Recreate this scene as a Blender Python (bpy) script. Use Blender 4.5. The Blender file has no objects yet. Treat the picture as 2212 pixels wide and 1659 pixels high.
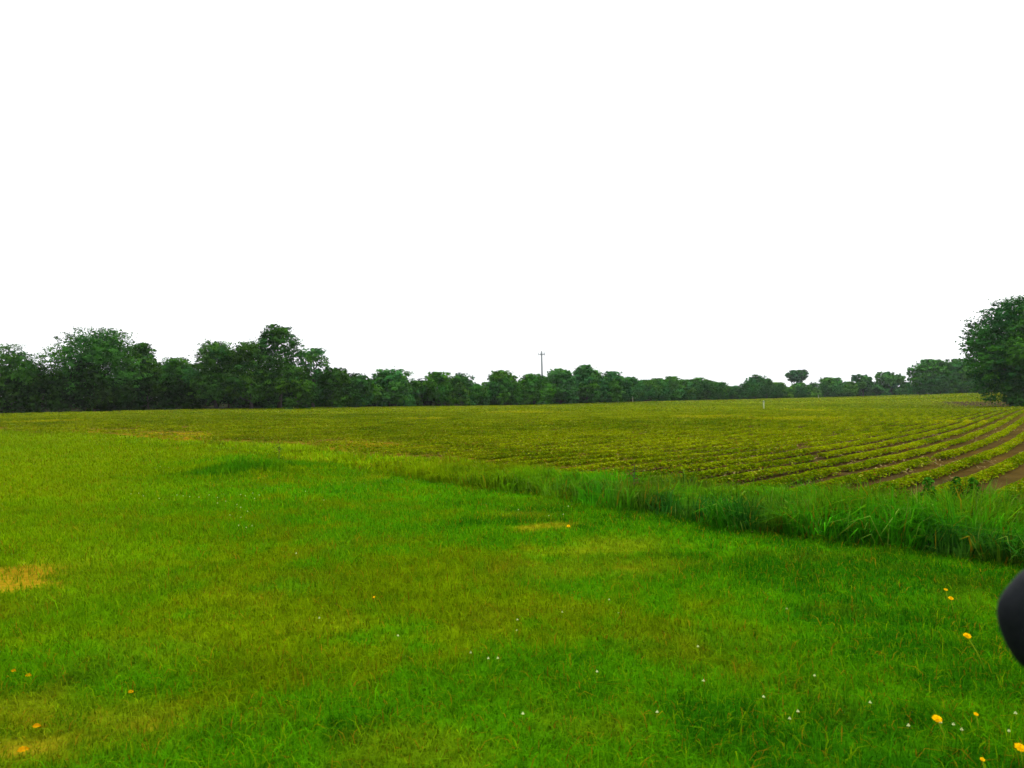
import bpy, math, random
import numpy as np
from mathutils import Matrix

rng = np.random.default_rng(7)
random.seed(7)
scene = bpy.context.scene
COL = scene.collection
R_ = math.radians

# ------------------------------------------------------------------ camera
EYE = np.array([0.0, 0.0, 1.5])
FPX = 1671.0                      # focal length measured on a 2212 px wide view of the photo
CAM_M = Matrix.Rotation(R_(90 + 0.58), 3, 'X') @ Matrix.Rotation(R_(-1.0), 3, 'Z')
CAM_R = np.array(CAM_M)
cam = bpy.data.cameras.new('camera')
cam.sensor_width = 36.0
cam.lens = 36.0 * FPX / 2212.0
cam.clip_start = 0.02
cam.clip_end = 9000
cam_o = bpy.data.objects.new('camera', cam)
cam_o.matrix_world = Matrix.Translation(EYE.tolist()) @ CAM_M.to_4x4()
COL.objects.link(cam_o)
scene.camera = cam_o
cam.dof.use_dof = True; cam.dof.focus_distance = 45.0; cam.dof.aperture_fstop = 6.0


def ray(x, y):
    v = CAM_R @ np.array([(x - 1106) / FPX, -(y - 829.5) / FPX, -1.0])
    return v / v[1]


def at(x, y, D):
    return EYE + ray(x, y) * D


# ------------------------------------------------------------------ noise
_T = rng.random((256, 256))


def vnoise(x, y, off=0):
    x = np.asarray(x, float) + 37.3 * off + 1000
    y = np.asarray(y, float) + 91.7 * off + 1000
    xi = np.floor(x).astype(int); yi = np.floor(y).astype(int)
    fx = x - xi; fy = y - yi
    fx = fx * fx * (3 - 2 * fx); fy = fy * fy * (3 - 2 * fy)
    a = _T[xi & 255, yi & 255]; b = _T[(xi + 1) & 255, yi & 255]
    c = _T[xi & 255, (yi + 1) & 255]; d = _T[(xi + 1) & 255, (yi + 1) & 255]
    return (a * (1 - fx) + b * fx) * (1 - fy) + (c * (1 - fx) + d * fx) * fy


def fbm(x, y, scale, off=0, octv=3):
    s = 0; w = 0.5; tot = 0; f = 1.0 / scale
    for k in range(octv):
        s = s + w * vnoise(np.asarray(x) * f, np.asarray(y) * f, off + k)
        tot += w; w *= 0.5; f *= 2.07
    return s / tot


def sstep(a, b, x):
    t = np.clip((np.asarray(x, float) - a) / (b - a), 0, 1)
    return t * t * (3 - 2 * t)


# ------------------------------------------------------------------ terrain
_S = np.array([-0.95, -0.53, -0.27, 0.0, 0.27, 0.42, 0.50, 0.57, 0.66, 0.95])
_D = np.array([0, 10, 25, 55, 80, 110, 160, 220, 600, 4000], float)
_Z = np.array([
    [0, 0, .05, .25, .38, .40, .40, .40, .2, -4],
    [0, 0, .04, .20, .33, .33, .33, .33, .2, -4],
    [0, 0, .00, .03, .06, .02, .0, .0, .0, -4],
    [0, 0, -.05, -.2, -.33, -.47, -.5, -.5, -.5, -4],
    [0, 0, -.08, -.3, -.5, -.72, -1.0, -1.1, -1.1, -4],
    [0, 0, -.08, -.38, -.68, -.95, -1.25, -1.45, -1.5, -4],
    [0, 0, -.10, -.45, -1.0, -1.1, -1.2, -1.45, -1.5, -4],
    [0, 0, -.10, -.5, -1.3, -1.1, -.55, -.45, -.45, -4],
    [0, 0, -.10, -.5, -.95, -1.0, -.5, -.4, -.4, -4],
    [0, 0, -.10, -.5, -.6, -.6, -.5, -.4, -.4, -4]])
_ls = np.linspace(-0.95, 0.95, 191)
_ld = np.linspace(0, math.log1p(4000 / 6.0), 401)
_tmp = np.array([np.interp(np.expm1(_ld) * 6.0, _D, row) for row in _Z])
_G = np.array([np.interp(_ls, _S, _tmp[:, j]) for j in range(len(_ld))]).T


def _blur(A, n, axis):
    k = np.hanning(n + 2)[1:-1]; k /= k.sum()
    P = np.pad(A, [(n // 2, n // 2) if a == axis else (0, 0) for a in (0, 1)], mode='edge')
    return np.apply_along_axis(lambda v: np.convolve(v, k, 'valid'), axis, P)


_G = _blur(_blur(_G, 17, 0), 11, 1)


def H(X, Y):
    X = np.asarray(X, float); Y = np.asarray(Y, float)
    Yc = np.clip(Y, 0.5, 3990)
    s = np.clip(X / np.maximum(Yc, 3.0), -0.949, 0.949)
    a = (s + 0.95) / 1.9 * 190; b = np.log1p(Yc / 6.0) / _ld[-1] * 400
    ai = np.clip(np.floor(a).astype(int), 0, 189); bi = np.clip(np.floor(b).astype(int), 0, 399)
    fa = a - ai; fb = b - bi
    z = (_G[ai, bi] * (1 - fa) + _G[ai + 1, bi] * fa) * (1 - fb) + (_G[ai, bi + 1] * (1 - fa) + _G[ai + 1, bi + 1] * fa) * fb
    z = z + (fbm(X, Y, 2.6, 40, 2) - 0.5) * 0.07 * np.exp(-np.maximum(Y, 0) / 60)
    return z


def ground_at(x, y):
    """the place on the terrain seen at photo position x, y"""
    r = ray(x, y)
    D = np.concatenate([np.linspace(1.5, 40, 1600), np.linspace(40, 400, 4000)])
    P = EYE[None] + D[:, None] * r[None]
    below = P[:, 2] <= H(P[:, 0], P[:, 1])
    i = int(np.argmax(below)) if below.any() else len(D) - 1
    p = P[i].copy(); p[2] = float(H(p[0], p[1]))
    return p


# lawn border line: b > 0 on the field side, t runs along it to the left and away
P0 = np.array([4.2, 6.3]); DIRB = np.array([-0.685, 0.729]); NB = np.array([0.729, 0.685])


def border(X, Y):
    t = (X - P0[0]) * DIRB[0] + (Y - P0[1]) * DIRB[1]
    b = (X - P0[0]) * NB[0] + (Y - P0[1]) * NB[1]
    b = b - 0.55 * sstep(0, 8, t) - 0.6 * sstep(9, 18, t) + (fbm(X, Y, 1.3, 11, 3) - 0.5) * 0.55 + (fbm(X, Y, 4.0, 13, 3) - 0.5) * 2.6 * sstep(10, 17, t)
    return t, b


def crop_start(t):
    return np.interp(t, [-20, 0, 6, 11, 17, 23, 28, 32, 40, 55], [2.5, 2.4, 1.7, 2.6, 4.4, 3.8, 2.6, 1.8, 0.0, -3.0])


# rows Y = c + g(X)
ROW = 1.03
_gx = np.linspace(-400, 500, 9001)
_gp = np.clip(1.0 + 0.035 * (_gx - 4), -0.5, 1.42)
_gp = np.convolve(np.pad(_gp, 60, mode='edge'), np.ones(121) / 121, 'valid')
_gv = np.cumsum(_gp) * (_gx[1] - _gx[0])


def gfun(X):
    return np.interp(X, _gx, _gv)


# far edge of the field (distance) by direction s = X / Y
_ES = [-0.95, -0.53, -0.27, 0.0, 0.27, 0.42, 0.50, 0.54, 0.57, 0.63, 0.66, 0.95]
_ED = [66, 71, 88, 106, 155, 198, 210, 176, 168, 160, 158, 120]


def far_edge(s):
    return np.interp(s, _ES, _ED)


# ------------------------------------------------------------------ mesh helpers
def mesh_obj(name, V, F, mat=None, C=None, parent=None, smooth=False):
    """one mesh object from arrays: V (n,3), F (m,3|4) or a list of such arrays, C (n,3) albedo"""
    me = bpy.data.meshes.new(name)
    Fs = F if isinstance(F, list) else [F]
    Fs = [np.asarray(f, np.int32) for f in Fs if len(f)]
    V = np.ascontiguousarray(V, np.float32)
    me.vertices.add(len(V)); me.vertices.foreach_set('co', V.ravel())
    loops = np.concatenate([f.ravel() for f in Fs])
    counts = np.concatenate([np.full(len(f), f.shape[1], np.int32) for f in Fs])
    starts = np.concatenate([[0], np.cumsum(counts)[:-1]]).astype(np.int32)
    me.loops.add(len(loops)); me.loops.foreach_set('vertex_index', loops.astype(np.int32))
    me.polygons.add(len(counts)); me.polygons.foreach_set('loop_start', starts)
    try:
        me.polygons.foreach_set('loop_total', counts)
    except Exception:
        pass
    me.update(calc_edges=True)
    if C is not None:
        ca = me.color_attributes.new('tone', 'FLOAT_COLOR', 'POINT')
        c4 = np.ones((len(V), 4), np.float32); c4[:, :3] = C
        ca.data.foreach_set('color', c4.ravel())
    if mat:
        me.materials.append(mat)
    if smooth:
        me.polygons.foreach_set('use_smooth', np.ones(len(counts), bool))
    me.update()
    o = bpy.data.objects.new(name, me)
    COL.objects.link(o)
    if parent:
        o.parent = parent
    return o


def thing(name, loc, label, cat, group=None, rz=0.0):
    o = bpy.data.objects.new(name, None)
    o.empty_display_size = 0.2
    o.location = [float(v) for v in loc]; o.rotation_euler = (0, 0, rz)
    COL.objects.link(o)
    o['label'] = label; o['category'] = cat
    if group:
        o['group'] = group
    return o


def copy_thing(src, loc, rz, label=None, sc=1.0):
    r = src.copy(); COL.objects.link(r)
    r.location = [float(v) for v in loc]; r.rotation_euler = (0, 0, rz); r.scale = (sc, sc, sc)
    if label:
        r['label'] = label
    for ch in list(src.children):
        c = ch.copy(); COL.objects.link(c); c.parent = r
    return r


def tube(pts, rad, n=7):
    """tapered tube along pts -> V, F"""
    pts = np.asarray(pts, float); m = len(pts)
    V = []
    for i in range(m):
        d = pts[min(i + 1, m - 1)] - pts[max(i - 1, 0)]
        d = d / (np.linalg.norm(d) + 1e-9)
        a = np.cross(d, [0.31, 0.95, 0.07]); a /= np.linalg.norm(a) + 1e-9
        b = np.cross(d, a)
        for k in range(n):
            th = 2 * math.pi * k / n
            V.append(pts[i] + rad[i] * (math.cos(th) * a + math.sin(th) * b))
    F = []
    for i in range(m - 1):
        for k in range(n):
            F.append([i * n + k, i * n + (k + 1) % n, (i + 1) * n + (k + 1) % n, (i + 1) * n + k])
    V.append(pts[-1]); V.append(pts[0])
    F3 = [[(m - 1) * n + k, (m - 1) * n + (k + 1) % n, m * n] for k in range(n)]
    F3 += [[(k + 1) % n, k, m * n + 1] for k in range(n)]
    return np.array(V), np.array(F), np.array(F3)


def join(parts):
    V = []; Q = []; T = []; o = 0
    for v, q, t in parts:
        V.append(v)
        if len(q): Q.append(np.asarray(q) + o)
        if len(t): T.append(np.asarray(t) + o)
        o += len(v)
    return np.concatenate(V), [np.concatenate(a) for a in (Q, T) if a]


def boxvf(c, d):
    c = np.array(c, float); d = np.array(d, float) / 2
    s = np.array([[-1, -1, -1], [1, -1, -1], [1, 1, -1], [-1, 1, -1], [-1, -1, 1], [1, -1, 1], [1, 1, 1], [-1, 1, 1]])
    return c + s * d, np.array([[0, 3, 2, 1], [4, 5, 6, 7], [0, 1, 5, 4], [1, 2, 6, 5], [2, 3, 7, 6], [3, 0, 4, 7]]), np.zeros((0, 3), int)


# ------------------------------------------------------------------ materials
def new_mat(name):
    m = bpy.data.materials.new(name); m.use_nodes = True
    nt = m.node_tree; nt.nodes.clear()
    return m, nt, nt.nodes.new('ShaderNodeOutputMaterial')


def leaf_mat(name, trans=0.3, rough=0.55, spec=0.25, tint=(1, 1, 1)):
    m, nt, out = new_mat(name)
    at_ = nt.nodes.new('ShaderNodeAttribute'); at_.attribute_name = 'tone'
    nz = nt.nodes.new('ShaderNodeTexNoise'); nz.inputs['Scale'].default_value = 9.0; nz.inputs['Detail'].default_value = 3
    geo = nt.nodes.new('ShaderNodeNewGeometry')
    nt.links.new(geo.outputs['Position'], nz.inputs['Vector'])
    mr = nt.nodes.new('ShaderNodeMapRange')
    mr.inputs['From Min'].default_value = 0.3; mr.inputs['From Max'].default_value = 0.7
    mr.inputs['To Min'].default_value = 0.8; mr.inputs['To Max'].default_value = 1.2
    nt.links.new(nz.outputs[0], mr.inputs['Value'])
    mul = nt.nodes.new('ShaderNodeVectorMath'); mul.operation = 'MULTIPLY'; mul.inputs[1].default_value = tint
    sc = nt.nodes.new('ShaderNodeVectorMath'); sc.operation = 'SCALE'
    nt.links.new(at_.outputs['Color'], mul.inputs[0])
    nt.links.new(mul.outputs[0], sc.inputs[0]); nt.links.new(mr.outputs[0], sc.inputs['Scale'])
    p = nt.nodes.new('ShaderNodeBsdfPrincipled')
    p.inputs['Roughness'].default_value = rough; p.inputs['Specular IOR Level'].default_value = spec
    t = nt.nodes.new('ShaderNodeBsdfTranslucent')
    mx = nt.nodes.new('ShaderNodeMixShader'); mx.inputs[0].default_value = trans
    nt.links.new(sc.outputs[0], p.inputs['Base Color']); nt.links.new(sc.outputs[0], t.inputs['Color'])
    nt.links.new(p.outputs[0], mx.inputs[1]); nt.links.new(t.outputs[0], mx.inputs[2])
    nt.links.new(mx.outputs[0], out.inputs['Surface'])
    return m


def plain_mat(name, c1, c2, scale=8.0, rough=0.7, metallic=0.0, bump=0.0, spec=0.3, stretch=(1, 1, 1)):
    m, nt, out = new_mat(name)
    tc = nt.nodes.new('ShaderNodeTexCoord')
    mp = nt.nodes.new('ShaderNodeMapping'); mp.inputs['Scale'].default_value = stretch
    nz = nt.nodes.new('ShaderNodeTexNoise'); nz.inputs['Scale'].default_value = scale; nz.inputs['Detail'].default_value = 5
    cr = nt.nodes.new('ShaderNodeValToRGB')
    cr.color_ramp.elements[0].position = 0.35; cr.color_ramp.elements[1].position = 0.65
    cr.color_ramp.elements[0].color = (*c1, 1); cr.color_ramp.elements[1].color = (*c2, 1)
    p = nt.nodes.new('ShaderNodeBsdfPrincipled')
    p.inputs['Roughness'].default_value = rough; p.inputs['Metallic'].default_value = metallic
    p.inputs['Specular IOR Level'].default_value = spec
    nt.links.new(tc.outputs['Object'], mp.inputs['Vector']); nt.links.new(mp.outputs[0], nz.inputs['Vector'])
    nt.links.new(nz.outputs[0], cr.inputs[0]); nt.links.new(cr.outputs[0], p.inputs['Base Color'])
    if bump:
        b = nt.nodes.new('ShaderNodeBump'); b.inputs['Strength'].default_value = bump
        nt.links.new(nz.outputs[0], b.inputs['Height']); nt.links.new(b.outputs[0], p.inputs['Normal'])
    nt.links.new(p.outputs[0], out.inputs['Surface'])
    return m


def ground_mat():
    m, nt, out = new_mat('ground_earth')
    at_ = nt.nodes.new('ShaderNodeAttribute'); at_.attribute_name = 'tone'
    geo = nt.nodes.new('ShaderNodeNewGeometry')
    n1 = nt.nodes.new('ShaderNodeTexNoise'); n1.inputs['Scale'].default_value = 14; n1.inputs['Detail'].default_value = 6
    n2 = nt.nodes.new('ShaderNodeTexNoise'); n2.inputs['Scale'].default_value = 1.1; n2.inputs['Detail'].default_value = 4
    for n in (n1, n2):
        nt.links.new(geo.outputs['Position'], n.inputs['Vector'])
    ad = nt.nodes.new('ShaderNodeMath'); ad.operation = 'ADD'
    nt.links.new(n1.outputs[0], ad.inputs[0]); nt.links.new(n2.outputs[0], ad.inputs[1])
    mr = nt.nodes.new('ShaderNodeMapRange')
    mr.inputs['From Min'].default_value = 0.7; mr.inputs['From Max'].default_value = 1.3
    mr.inputs['To Min'].default_value = 0.65; mr.inputs['To Max'].default_value = 1.35
    nt.links.new(ad.outputs[0], mr.inputs['Value'])
    sc = nt.nodes.new('ShaderNodeVectorMath'); sc.operation = 'SCALE'
    nt.links.new(at_.outputs['Color'], sc.inputs[0]); nt.links.new(mr.outputs[0], sc.inputs['Scale'])
    p = nt.nodes.new('ShaderNodeBsdfPrincipled'); p.inputs['Roughness'].default_value = 0.95
    p.inputs['Specular IOR Level'].default_value = 0.0
    b = nt.nodes.new('ShaderNodeBump'); b.inputs['Strength'].default_value = 0.6; b.inputs['Distance'].default_value = 0.05
    nt.links.new(n1.outputs[0], b.inputs['Height']); nt.links.new(b.outputs[0], p.inputs['Normal'])
    nt.links.new(sc.outputs[0], p.inputs['Base Color']); nt.links.new(p.outputs[0], out.inputs['Surface'])
    return m


M_GROUND = ground_mat()
M_GRASS = leaf_mat('grass_blade', 0.3, 0.6, 0.0, (0.90, 0.92, 0.8))
M_CROP = leaf_mat('bean_leaf', 0.3, 0.6, 0.0, (0.90, 0.92, 0.8))
M_TREE = leaf_mat('tree_leaf', 0.10, 0.65, 0.0)
M_BARK = plain_mat('bark', (0.02, 0.018, 0.015), (0.05, 0.043, 0.036), 6, 0.95, bump=0.6, spec=0.0, stretch=(4, 4, 0.6))
M_STRAW = leaf_mat('straw', 0.1, 0.7, 0.0)

# palettes (albedo)
GREEN = np.array([0.036, 0.130, 0.0006]); DEEP = np.array([0.014, 0.078, 0.0008])
YELG = np.array([0.092, 0.148, 0.0005]); OLIVE = np.array([0.065, 0.085, 0.0006])
DRY = np.array([0.190, 0.120, 0.004]); BROWN = np.array([0.10, 0.055, 0.004])
SOIL = np.array([0.022, 0.0165, 0.006]); CLAY = np.array([0.14, 0.09, 0.003])


def lerp(a, b, t):
    t = np.asarray(t)[..., None]
    return a * (1 - t) + b * t


# bare / pale spots on the lawn, from their places in the photo
BARE = []
for (px, py, rx, ry, w) in [(30, 1240, 0.55, 0.55, 1.0), (95, 1228, 0.35, 0.3, 0.8), (0, 1262, 0.5, 0.5, 1.0),
                            (566, 1030, 0.22, 0.35, 0.9), (40, 1625, 0.22, 0.12, 0.5), (110, 1560, 0.25, 0.12, 0.35), (330, 1570, 0.2, 0.1, 0.35)]:
    p = ground_at(px, py); BARE.append((p[0], p[1], rx, ry, w))
PALE = []
for (px, py, rx, ry, w) in [(1180, 1137, 0.42, 0.3, 1.0), (1130, 1115, 0.5, 0.4, 0.5), (1280, 1190, 0.7, 0.5, 0.55),
                            (1180, 1235, 0.6, 0.4, 0.45), (1400, 1225, 0.5, 0.3, 0.4), (300, 1560, 0.3, 0.25, 0.5),
                            (60, 1530, 0.3, 0.3, 0.7), (40, 1620, 0.4, 0.22, 0.9), (150, 1600, 0.35, 0.16, 0.6), (900, 1640, 0.4, 0.25, 0.4)]:
    p = ground_at(px, py); PALE.append((p[0], p[1], rx, ry, w))


def spots(X, Y, L):
    s = np.zeros_like(np.asarray(X, float))
    d0 = 0.75 * (fbm(X, Y, 0.35, 23, 3) - 0.5)
    for (cx, cy, rx, ry, w) in L:
        d = np.sqrt(((X - cx) / rx) ** 2 + ((Y - cy) / ry) ** 2) + d0 * 2
        s = np.maximum(s, w * sstep(1.3, 0.35, d))
    return s


def lawn_tone(X, Y, rnd=None):
    """albedo of the lawn at a place: green, deep green, olive, yellow and dry patches"""
    big = fbm(X, Y, 3.2, 3, 3); mid = fbm(X, Y, 0.9, 9, 3); fine = fbm(X, Y, 0.22, 15, 2)
    k = 0.34 * big + 0.36 * mid + 0.30 * fine
    # left and close lawn is drier than the right
    side = sstep(1.8, -2.6, X - 0.12 * Y)
    k = k + 0.19 * side - 0.135 + 0.12 * sstep(9, 26, Y)
    c = lerp(np.broadcast_to(DEEP, k.shape + (3,)), GREEN, sstep(0.30, 0.46, k))
    c = lerp(c, OLIVE * 0.45 + YELG * 0.5, sstep(0.49, 0.66, k) * 0.85)
    c = lerp(c, YELG, sstep(0.62, 0.76, k) * 0.8)
    c = lerp(c, YELG * np.array([1.12, 1.08, 1.0]), sstep(-0.30, -0.62, X / np.maximum(Y, 1) + 0.25 * (mid - 0.5)) * sstep(3.5, 7, Y) * 0.55)
    dry = sstep(0.60, 0.74, fbm(X, Y, 0.55, 31, 3) + 0.08 * side - 0.02)
    c = lerp(c, BROWN, dry * 0.12)
    c = lerp(c, DRY * 0.8 + YELG * 0.2, spots(X, Y, PALE) * 0.6)
    return c


# ------------------------------------------------------------------ ground sheet
# bare dark soil lying in the dip of the far field on the right
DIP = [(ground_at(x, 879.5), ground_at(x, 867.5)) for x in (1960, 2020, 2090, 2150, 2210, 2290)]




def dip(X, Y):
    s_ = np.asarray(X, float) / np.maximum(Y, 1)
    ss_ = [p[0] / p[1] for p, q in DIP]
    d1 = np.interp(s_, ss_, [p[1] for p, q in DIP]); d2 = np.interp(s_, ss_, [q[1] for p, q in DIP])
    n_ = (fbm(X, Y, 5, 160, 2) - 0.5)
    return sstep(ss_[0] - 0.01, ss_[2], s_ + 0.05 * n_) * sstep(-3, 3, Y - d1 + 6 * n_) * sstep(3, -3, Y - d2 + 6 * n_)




def build_ground():
    rad = np.concatenate([np.linspace(0.2, 2.4, 8), np.geomspace(2.6, 60, 330), np.geomspace(61, 260, 150), np.geomspace(270, 1500, 40)])
    front = np.linspace(-48, 48, 481); back = np.linspace(51, 309, 60)
    ang = np.radians(np.concatenate([front, back]))
    A, Rr = np.meshgrid(ang, rad)
    X = Rr * np.sin(A); Y = Rr * np.cos(A)
    Z = H(X, Y)
    t, b = border(X, Y)
    infield = sstep(0.0, 0.5, b - crop_start(t) + 0.5 + 1.1 * sstep(12, 16, t) * sstep(44, 36, t)) * (Y > -60)
    s = X / np.maximum(Y, 1)
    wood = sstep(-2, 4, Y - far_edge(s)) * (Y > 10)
    lawn = lawn_tone(X, Y) * 0.75
    lawn = lerp(lawn, CLAY, spots(X, Y, BARE))
    soil = lerp(np.broadcast_to(SOIL, X.shape + (3,)), SOIL * 0.55 + BROWN * 0.35, fbm(X, Y, 2.0, 60, 3))
    band = sstep(13, 18, t) * sstep(44, 34, t) * sstep(1.7, 0.6, b - crop_start(t)) * (0.15 + 0.85 * sstep(0.36, 0.58, fbm(X, Y, 4.5, 170, 3)))
    soil = lerp(soil, np.array([0.150, 0.082, 0.001]), band * 0.9 * sstep(0.1, 0.4, fbm(X, Y, 1.5, 64, 2)))
    soil = lerp(soil, np.array([0.105, 0.075, 0.0015]), sstep(7, 11, t) * sstep(8, 5, b) * 0.4)
    # soil of the far field, under a thin crop: weeds and moss tint it
    soil = lerp(soil, np.array([0.055, 0.055, 0.003]), sstep(15, 70, Y) * 0.6)
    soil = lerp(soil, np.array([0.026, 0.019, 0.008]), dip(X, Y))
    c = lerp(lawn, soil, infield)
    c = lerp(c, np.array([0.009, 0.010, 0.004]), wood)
    n, m = X.shape
    idx = np.arange(n * m).reshape(n, m)
    nxt = np.roll(idx, -1, axis=1)
    F = np.stack([idx[:-1], nxt[:-1], nxt[1:], idx[1:]], -1).reshape(-1, 4)[:, ::-1]
    V = np.stack([X, Y, Z], -1).reshape(-1, 3)
    V = np.concatenate([V, [[0, 0, float(H(0.0, 0.1))]]])
    cc = np.concatenate([c.reshape(-1, 3), [c[0, 0]]])
    fan = np.stack([np.full(m, n * m), nxt[0], idx[0]], -1)[:, ::-1]
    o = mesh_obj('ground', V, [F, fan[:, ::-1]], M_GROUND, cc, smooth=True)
    o['kind'] = 'structure'


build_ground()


# ------------------------------------------------------------------ blades
def blades(P, h, w, lean, tone, curve=0.5, az=None):
    """P (n,3) roots; h heights; w widths; lean outward fraction; -> V, F(tris), C"""
    n = len(P)
    if az is None:
        az = rng.random(n) * 2 * np.pi
    face = az + np.pi / 2 + rng.normal(0, 0.5, n)
    side = np.stack([np.cos(face), np.sin(face), np.zeros(n)], -1) * (w / 2)[:, None]
    out = np.stack([np.cos(az), np.sin(az), np.zeros(n)], -1)
    up = np.array([0, 0, 1.0])
    mid = P + up * (h * 0.6)[:, None] + out * (h * lean * 0.45)[:, None]
    tip = P + up * (h * (1 - curve * lean * 0.6))[:, None] + out * (h * lean * 1.25)[:, None]
    V = np.stack([P - side, P + side, mid - side * 0.85, mid + side * 0.85, tip], 1).reshape(-1, 3)
    b = (np.arange(n) * 5)[:, None]
    F = np.stack([b + np.array([[0, 1, 3]]), b + np.array([[0, 3, 2]]), b + np.array([[2, 3, 4]])], 1).reshape(-1, 3)
    C = np.repeat(tone, 5, axis=0)
    return V, F, C


def scatter(D1, D2, dens, smax=0.80):
    """uniform scatter over the view wedge between two distances"""
    area = smax * (D2 * D2 - D1 * D1)
    n = int(area * dens)
    D = np.sqrt(rng.random(n) * (D2 * D2 - D1 * D1) + D1 * D1)
    s = rng.uniform(-smax, smax, n)
    return s * D, D


def build_lawn():
    Vs, Fs, Cs = [], [], []; o = 0
    for (D1, D2, dens, ws) in [(2.3, 4.5, 7000, 1.0), (4.5, 7, 4200, 1.15), (7, 11, 2200, 1.5), (11, 17, 900, 2.2),
                               (17, 28, 380, 3.4), (28, 46, 170, 5.0)]:
        X, Y = scatter(D1, D2, dens, 1.15 if D2 < 12 else 0.85)
        t, b = border(X, Y)
        keep = (b < np.minimum(0.35, crop_start(t) - 0.4)) & (rng.random(len(X)) > spots(X, Y, BARE) * 0.80) & (rng.random(len(X)) < 1.25 - 0.5 * sstep(0.55, 0.75, fbm(X, Y, 0.5, 70, 2)))
        X, Y = X[keep], Y[keep]
        n = len(X)
        tone = lawn_tone(X, Y)
        tone = tone * rng.normal(1.0, 0.22, n).clip(0.45, 1.7)[:, None]
        tone = np.where((rng.random(n) < 0.10)[:, None], lerp(tone, YELG * 1.25, np.full(n, 0.7)), tone)
        tone = np.where((rng.random(n) < 0.05)[:, None], DRY * rng.uniform(0.4, 1.0, n)[:, None], tone)
        lush = fbm(X, Y, 0.7, 80, 3)
        h = (0.030 + 0.042 * lush) * rng.gamma(9, 1 / 9.0, n) * (1 + 0.12 * (ws - 1))
        h = np.where(rng.random(n) < 0.02, h * 1.7, h)
        h *= 1 - 0.6 * spots(X, Y, PALE)
        w = 0.0042 * ws * rng.uniform(0.6, 1.35, n)
        P = np.stack([X, Y, H(X, Y) - 0.004], -1)
        V, F, C = blades(P, h, w, np.abs(rng.normal(0.75, 0.45, n)).clip(0.05, 1.6), tone)
        Vs.append(V); Fs.append(F + o); Cs.append(C); o += len(V)
    g = mesh_obj('lawn_grass', np.concatenate(Vs), np.concatenate(Fs), M_GRASS, np.concatenate(Cs))
    g['kind'] = 'stuff'; g['label'] = 'short mown lawn grass with yellow and dry patches in the foreground'; g['category'] = 'grass'


build_lawn()


# ------------------------------------------------------------------ tall grass along the border
CL = ground_at(490, 1028)


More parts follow.
